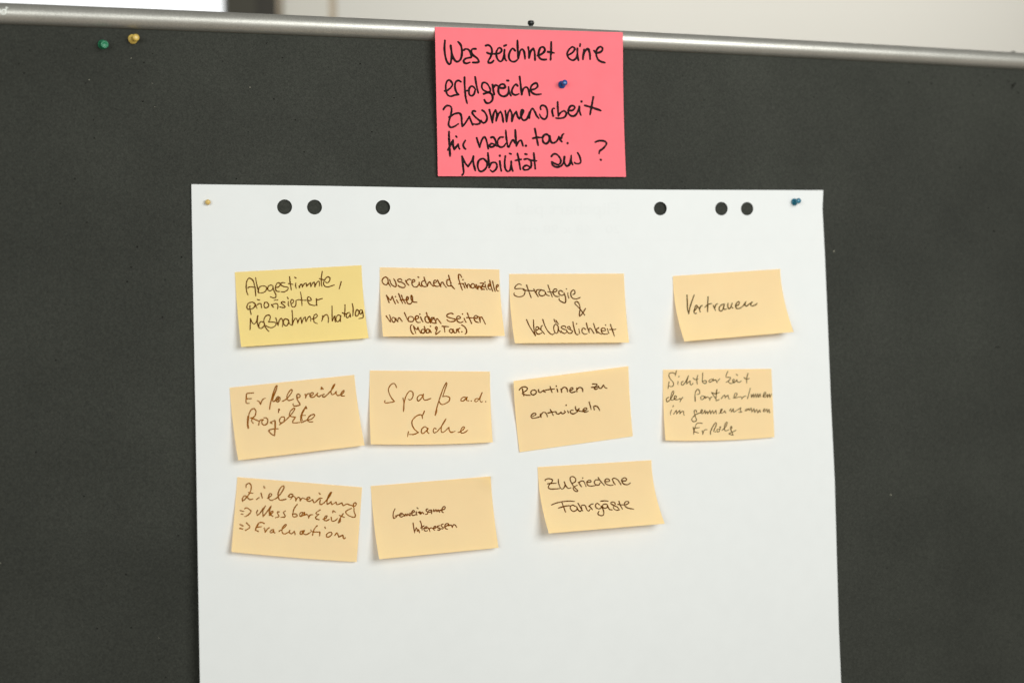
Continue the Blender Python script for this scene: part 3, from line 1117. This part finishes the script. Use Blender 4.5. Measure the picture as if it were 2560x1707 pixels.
TXT['ziel'] = [('''345,300 347,265 380,235 415,250 427,310 402,390 342,470 292,518 287,480 320,432 350,440 400,488 455,480
387,380 455,393
510,490 550,457
580,387 592,430 600,468
625,285 638,308
682,470 740,430 745,402 712,402 702,470 740,503 810,478
810,478 880,410 938,312 930,277 892,300 852,380 852,450 880,498 975,483
1078,410 1037,407 1012,440 1045,453 1080,430
1080,430 1060,465 1040,488
1080,430 1118,460 1125,513
1125,513 1150,462 1185,462 1195,513
1195,508 1230,467 1290,490
1290,490 1343,475 1340,452 1307,460 1302,500 1340,518 1388,488
1390,490 1410,538 1440,525
1490,387 1508,406
1440,525 1500,470 1540,473
1512,490 1502,550 1525,568 1570,540
1570,540 1640,460 1688,377 1662,390 1622,480 1617,558 1650,548 1680,522
1680,522 1692,568 1740,540 1758,530
1758,530 1772,568 1820,555 1848,540
1848,540 1870,583 1920,560 1950,557
2075,558 2060,537 2037,550 2032,588 2060,588 2078,552
1950,568 2030,600 2040,680 2060,740 2038,768 1960,743 1912,700 1922,665 2003,628
252,662 310,673
267,715 295,720
327,630 360,622 418,660 418,690 380,730 330,757
530,657 512,690 520,738 560,710 600,650 648,592
648,592 610,670 612,753 660,700 738,592
738,592 712,670 712,738
712,738 768,690 750,672 722,720 770,753
870,680 837,685 852,730 860,758 807,773
965,667 932,690 952,730 955,763 892,768
1150,562 1102,630 1077,720 1087,758 1130,758 1148,735 1112,712 1077,725
1258,702 1212,692 1187,720 1202,753 1250,730 1263,692
1235,700 1215,745
1263,692 1262,735 1290,720
1290,717 1320,740 1330,783
1325,770 1352,732 1390,727
1508,652 1460,682 1442,710 1488,720
1488,720 1442,760 1442,788 1493,808
1555,798 1600,780 1618,747 1592,747 1567,800 1600,823 1650,800
1680,767 1692,823 1740,820 1778,790
1705,693 1712,665 1748,688
1870,712 1822,780 1792,858 1823,830 1828,790
1812,737 1850,755 1888,767
252,880 300,903
247,940 295,953
350,852 403,910 390,940 332,973
630,863 590,847 542,860 507,920 492,973
540,870 510,930
520,925 588,915
502,970 540,990
632,937 645,1003
645,1003 680,952 710,932
780,962 742,967 722,1000 750,1008 778,977
778,977 782,1005 800,1013
860,990 920,950 978,892 960,882 917,930 912,1000 950,1028 1030,990
1030,972 1027,1010 1060,1023 1100,990
1102,985 1115,1038
1255,977 1207,987 1192,1020 1220,1033 1263,970
1230,990 1225,1020
1260,990 1242,1020 1290,1038 1360,1000
1463,897 1412,960 1387,1053
1362,967 1390,995 1500,998
1505,1000 1500,1058
1580,922 1590,943
1660,1002 1612,1030 1612,1073 1650,1073 1693,1030 1680,1002 1642,1005
1737,1053 1767,1012 1780,1025 1800,1078
1800,1078 1850,1052 1865,1050 1872,1095 1890,1103 1903,1085''', 560, 1170, 6.272)]
TXT['gemeinsame'] = [('''485,637 462,690 457,750 470,783 510,760 520,742 492,745
525,732 590,725 605,707 577,702 557,735 580,763 620,748
622,722 640,748 655,717
655,717 672,743 690,712
690,712 705,735 722,743
722,705 722,743
745,700 790,685 785,662 762,667 747,705 765,738 815,725
820,682 822,725 832,730
832,617 848,632
852,692 880,682 890,718
862,690 884,718
890,718 912,687 935,713
1000,637 977,642 977,665 1000,690 990,718 962,720
1055,652 1017,662 1017,688 1050,680 1058,657
1058,657 1060,708
1083,680 1092,647
1092,647 1110,678
1110,678 1127,647
1127,647 1145,678 1162,652
1162,652 1185,688
1190,660 1260,640 1273,607 1247,602 1222,640 1227,683 1245,693
770,857 780,930 795,1013
795,988 817,932 832,950 837,988
837,988 857,960 870,1008
880,827 897,870 912,968
892,933 940,900
930,945 985,938 985,917 957,922 942,960 965,983 1000,975
1007,932 1025,960 1035,993
1022,955 1047,932 1080,940
1087,948 1130,925 1120,907 1097,920 1087,955 1110,968
1185,897 1157,907 1152,925 1193,945 1180,968 1152,965
1240,872 1212,887 1212,905 1243,930 1233,948 1207,945
1270,913 1328,885 1315,867 1277,877 1267,920 1285,948 1310,953
1327,900 1368,890 1385,928
1385,918 1405,882 1430,890 1455,923''', 910, 1170, 6.272)]
TXT['zufriedene'] = [('''217,463 217,445 270,432 328,445 330,480 282,530 267,575 300,598 370,598 450,593
252,515 320,508 398,505
430,447 437,510 470,588 510,593 540,540 530,482
527,482 550,540 590,588 638,580
665,503 708,480 710,430 670,397 627,412 627,460 657,520 690,568 740,618 743,638 715,638 677,605 682,567 738,540
757,487 785,530 810,563
772,490 810,467 850,482 870,530 885,560
828,420
892,490 958,485 960,462 925,457 897,490 912,538 970,553 1040,540
1085,452 1040,452 1017,490 1042,528 1090,533 1113,500
1082,414 1120,470 1183,543
1192,480 1258,475 1263,447 1222,432 1192,460 1202,508 1260,538 1323,535
1312,442 1330,485 1360,528
1312,442 1342,422 1400,450 1430,490 1453,528
1462,465 1528,465 1543,432 1507,417 1467,450 1492,513 1560,528 1605,502
317,860 400,827 520,802 620,797 695,803
492,825 515,890 550,978
432,910 520,885 600,872 638,878
702,880 662,862 627,890 637,938 680,963 728,940 735,902 702,872
735,900 755,945 790,963 815,940
752,832 790,900 830,958
815,920 803,880 832,862 870,872 897,938 930,958 950,925
930,880 960,900 988,938
935,882 962,852 1000,842
1100,857 1067,832 1037,860 1047,903 1090,923 1128,905 1125,872
1130,880 1163,940 1173,1000 1150,1033 1102,1028 1077,1000 1095,962
1217,847 1172,847 1152,880 1182,913 1225,903 1233,870 1217,847
1235,878 1265,930 1308,940
1122,800 1180,792 1243,798
1360,850 1347,817 1300,812 1292,840 1350,872 1400,900 1425,938 1380,945 1332,915 1335,882
1420,802 1440,860 1478,928
1402,850 1460,858 1540,853
1540,853 1578,830 1575,807 1542,802 1512,830 1522,880 1570,910 1663,928''', 1330, 1130, 6.533)]

GRP = 'pale sticky notes stuck on the flip-chart sheet'
def pink_base(s, t_):
    a = RH + RR + 0.0004
    if t_ < 0.05: return a
    return a + (0.0035 - a) * sm(t_, 0.05, 0.9)
_, pink_surf = note('sticky_note', 'bright pink sticky note with a question in thick black marker, hanging over the rail',
     [(1087.4, 68.1), (1557.2, 81.6), (1565.1, 442.4), (1094.9, 440.9)], (0, 0, 0, 0), M_pink, TXT['pink'], 5.1, M_black, hbase=pink_base,
     mids={'right': (0.55, (1559.2, 280))})
S = 'sticky_note'
note(S, 'darker yellow sticky note reading "Abgestimmte, priorisierter Maßnahmenkatalog"', [(587.2, 680.3), (903.7, 663), (921.8, 845.2), (602.9, 867.4)],
     (0, 0, 7, 9), M_yellow, TXT['abgestimmte'], 2.7, M_ink_dark, {'left': (0.5, (593.4, 774)), 'right': (0.45, (908.8, 745))}, group=GRP)
note(S, 'pale orange sticky note starting "ausreichend finanzielle Mittel"', [(949.9, 668.4), (1248.4, 673.7), (1262.5, 839.8), (957.6, 841.3)],
     (0, 0, 15, 11), M_orange, TXT['ausreichend'], 3.0, M_ink_mid, {'left': (0.42, (950.9, 741)), 'right': (0.4, (1251, 738))}, group=GRP, bow=2.5)
note(S, 'pale orange sticky note reading "Strategie & Verlässlichkeit"', [(1273.3, 684.9), (1559.9, 683.9), (1572.9, 856.3), (1287, 858)],
     (0, 0, 11, 13), M_orange, TXT['strategie'], 2.8, M_ink_dark, {'left': (0.4, (1275.2, 754)), 'right': (0.4, (1563, 752))}, group=GRP, bow=1.0)
note(S, 'pale orange sticky note with the single word "Vertrauen"', [(1682.2, 690.1), (1950.4, 672.5), (1984.5, 829.9), (1710.8, 853.6)],
     (0, 0, 17, 20), M_orange, TXT['vertrauen'], 2.9, M_ink_grey, {'left': (0.35, (1686, 746)), 'right': (0.25, (1953.2, 708))}, group=GRP)
note(S, 'pale orange sticky note reading "Erfolgreiche Projekte"', [(574.1, 968.7), (885.7, 936.8), (911.7, 1112.9), (595.5, 1150.4)],
     (0, 0, 8, 10), M_orange, TXT['projekte'], 2.9, M_ink_brown, {'left': (0.35, (579, 1028)), 'right': (0.35, (892, 995))}, group=GRP)
note(S, 'pale orange sticky note reading "Spaß a.d. Sache"', [(924.9, 925.9), (1224.8, 928.5), (1232, 1105.1), (927, 1110.2)],
     (0, 0, 8, 8), M_orange, TXT['spass'], 2.6, M_ink_brown, {'left': (0.45, (923.9, 1008)), 'right': (0.4, (1226, 998)), 'bottom': (0.6, (1110, 1109.9))}, group=GRP, curl=(1.0, 1.0, -3.0))
note(S, 'pale orange sticky note reading "Routinen zu entwickeln", its upper left corner lifted', [(1283.8, 952), (1570.8, 915), (1582, 1089.8), (1299.1, 1129.6)],
     (8, 1.5, 1.0, 1.0), M_orange, TXT['routinen'], 3.0, M_ink_dark, {'left': (0.33, (1286.9, 1010)), 'right': (0.5, (1574.8, 1001))}, group=GRP)
note(S, 'pale orange sticky note reading "Sichtbarkeit der PartnerInnen im gemeinsamen Erfolg"', [(1657.7, 923.9), (1928.4, 921.6), (1935.9, 1092.3), (1663.8, 1100.7)],
     (0, 0, 3, 6), M_orange, TXT['sichtbarkeit'], 2.0, M_ink_grey, {'left': (0.5, (1658.6, 1012)), 'bottom': (0.85, (1894, 1095.6))}, group=GRP)
note(S, 'pale orange sticky note with two arrows, reading "Zielerreichung, Messbarkeit, Evaluation"', [(593.5, 1191.8), (905.2, 1217.4), (891.6, 1404), (578.3, 1378.9)],
     (0, 0, 4, 7), M_orange, TXT['ziel'], 2.9, M_ink_brown, {'bottom': (0.35, (690, 1389.5))}, group=GRP, curl=(1.0, 1.0, -1.5))
note(S, 'pale orange sticky note with small writing "Gemeinsame Interessen"', [(927.1, 1214.3), (1226.5, 1190), (1246.4, 1368.5), (947.8, 1397.2)],
     (0, 0, 7, 13), M_orange, TXT['gemeinsame'], 2.8, M_ink_mid, {'left': (0.35, (931.7, 1276)), 'right': (0.35, (1231, 1250))}, group=GRP, curl=(1.0, 0.0, 5.0))
note(S, 'pale orange sticky note reading "Zufriedene Fahrgäste"', [(1344.2, 1167), (1628.5, 1149.6), (1661.9, 1308.3), (1372.1, 1332.8)],
     (0, 0, 15, 18), M_orange, TXT['zufriedene'], 2.8, M_ink_dark, {'left': (0.35, (1348.5, 1224)), 'right': (0.25, (1631, 1187))}, group=GRP)

# ------------------------------------------------------------------ pins
def lathe(profile, base, axis_, n=28):
    """Verts and faces of a turned body standing on base along axis_ (profile in mm)."""
    zx = Vector(axis_).normalized()
    xx = zx.orthogonal().normalized(); yx = zx.cross(xx)
    v, f = [], []
    for r, z in profile:
        for k in range(n):
            a = 2 * math.pi * k / n
            v.append(base + zx * (z / 1000) + (xx * math.cos(a) + yx * math.sin(a)) * (max(r, 0.01) / 1000))
    m_ = len(profile)
    for j in range(m_ - 1):
        for k in range(n):
            f.append((j * n + k, j * n + (k + 1) % n, (j + 1) * n + (k + 1) % n, (j + 1) * n + k))
    f.append(tuple((m_ - 1) * n + k for k in range(n)))
    f.append(tuple(reversed(range(n))))
    return v, f
COLLAR = [(0, 0), (3.6, 0), (4.0, 0.3), (4.05, 0.8), (3.8, 1.3), (3.0, 1.8), (2.3, 2.3), (1.9, 3.2)]
GRIP = [(1.9, 3.2), (1.7, 4.2), (1.7, 5.6), (2.0, 6.8), (2.6, 7.7), (2.95, 8.6), (3.0, 9.4), (2.8, 10.2), (2.3, 10.8), (1.3, 11.1), (0, 11.15)]
COLLAR_G = [(0, 0), (4.3, 0), (4.6, 0.3), (4.65, 0.9), (4.4, 1.5), (4.0, 2.2)]
GRIP_G = [(4.0, 2.2), (3.75, 3.6), (3.6, 5.5), (3.6, 7.5), (3.75, 9.2), (3.75, 10.1), (3.5, 10.6), (2.6, 10.7), (2.3, 10.45), (0, 10.4)]
def pin(label, base, axis_, mat, sc=1.0, prof=(COLLAR, GRIP)):
    o = empty('push_pin', base)
    tag(o, label, 'push pin', 'push pins in the board')
    for nm, pr in (('collar', prof[0]), ('grip', prof[1])):
        v, f = lathe([(r * sc, z * sc) for r, z in pr], Vector(base), axis_)
        mesh_obj(nm, v, f, mat, Vector(base), o, True)
    v, f = lathe([(0.25, -6), (0.5, -5), (0.5, 0.5)], Vector(base), axis_, 10)
    mesh_obj('needle', v, f, M_metal, Vector(base), o, True)
    return o
M_green = plastic_mat('green_plastic', (0.012, 0.19, 0.085), 0.35)
M_yel = plastic_mat('yellow_plastic', (0.60, 0.42, 0.09), 0.3)
M_blue = plastic_mat('blue_plastic', (0.004, 0.07, 0.26), 0.22)
M_teal = plastic_mat('petrol_plastic', (0.003, 0.14, 0.22), 0.22)
M_blk = plastic_mat('black_plastic', (0.008, 0.010, 0.008), 0.25)
M_gry = plastic_mat('grey_plastic', (0.075, 0.075, 0.06), 0.4)
pin('dark green push pin with a wide flat grip, beside the yellow one', at(256.1, 112.3, 0.0002), (2.7, -11, -2.6), M_green, 0.95, (COLLAR_G, GRIP_G))
pin('yellow push pin tilted to the right in the bare felt', at(331.4, 98.7, 0.0002), (3.4, -11, -1.2), M_yel, 1.12)
q = pink_surf(1404.3, 212.5, 0.0001)
pin('bright blue push pin through the pink sticky note', q, (0, -1, 0), M_blue)
q = at(1985.6, 505.5, sheet_h(1985.6, 505.5) + 0.0001)
pin('petrol blue push pin at the upper right corner of the white sheet', q, (0, -1, 0), M_teal, 1.0)
# pins standing in the top edge of the board, behind the rail
def top_pin(label, px, py_top, mat, sc):
    top = at(px, py_top, -0.0165)
    base = Vector((top.x, 0.0165, top.z - 0.01115 * sc))
    pin(label, base, (0, 0, 1), mat, sc)
top_pin('black push pin standing upright behind the rail above the pink note', 1327, 52.3, M_blk, 1.18)
top_pin('grey push pin barely showing over the far right end of the rail', 2532.5, 129.3, M_gry, 1.1)
# ball-headed pin
c = at(519.5, 505.8, sheet_h(519.5, 505.8) + 0.0022)
prof = [(2.65 * math.sin(math.pi * k / 14), 2.65 - 2.65 * math.cos(math.pi * k / 14)) for k in range(15)]
v, f = lathe(prof, c + Vector((0, 0.0022, 0)), (0, -1, 0), 24)
ballm = plastic_mat('ochre_plastic', (0.68, 0.47, 0.14), 0.3)
tag(mesh_obj('ball_pin', v, f, ballm, c, None, True), 'small ochre ball-headed pin at the upper left corner of the white sheet', 'pin')
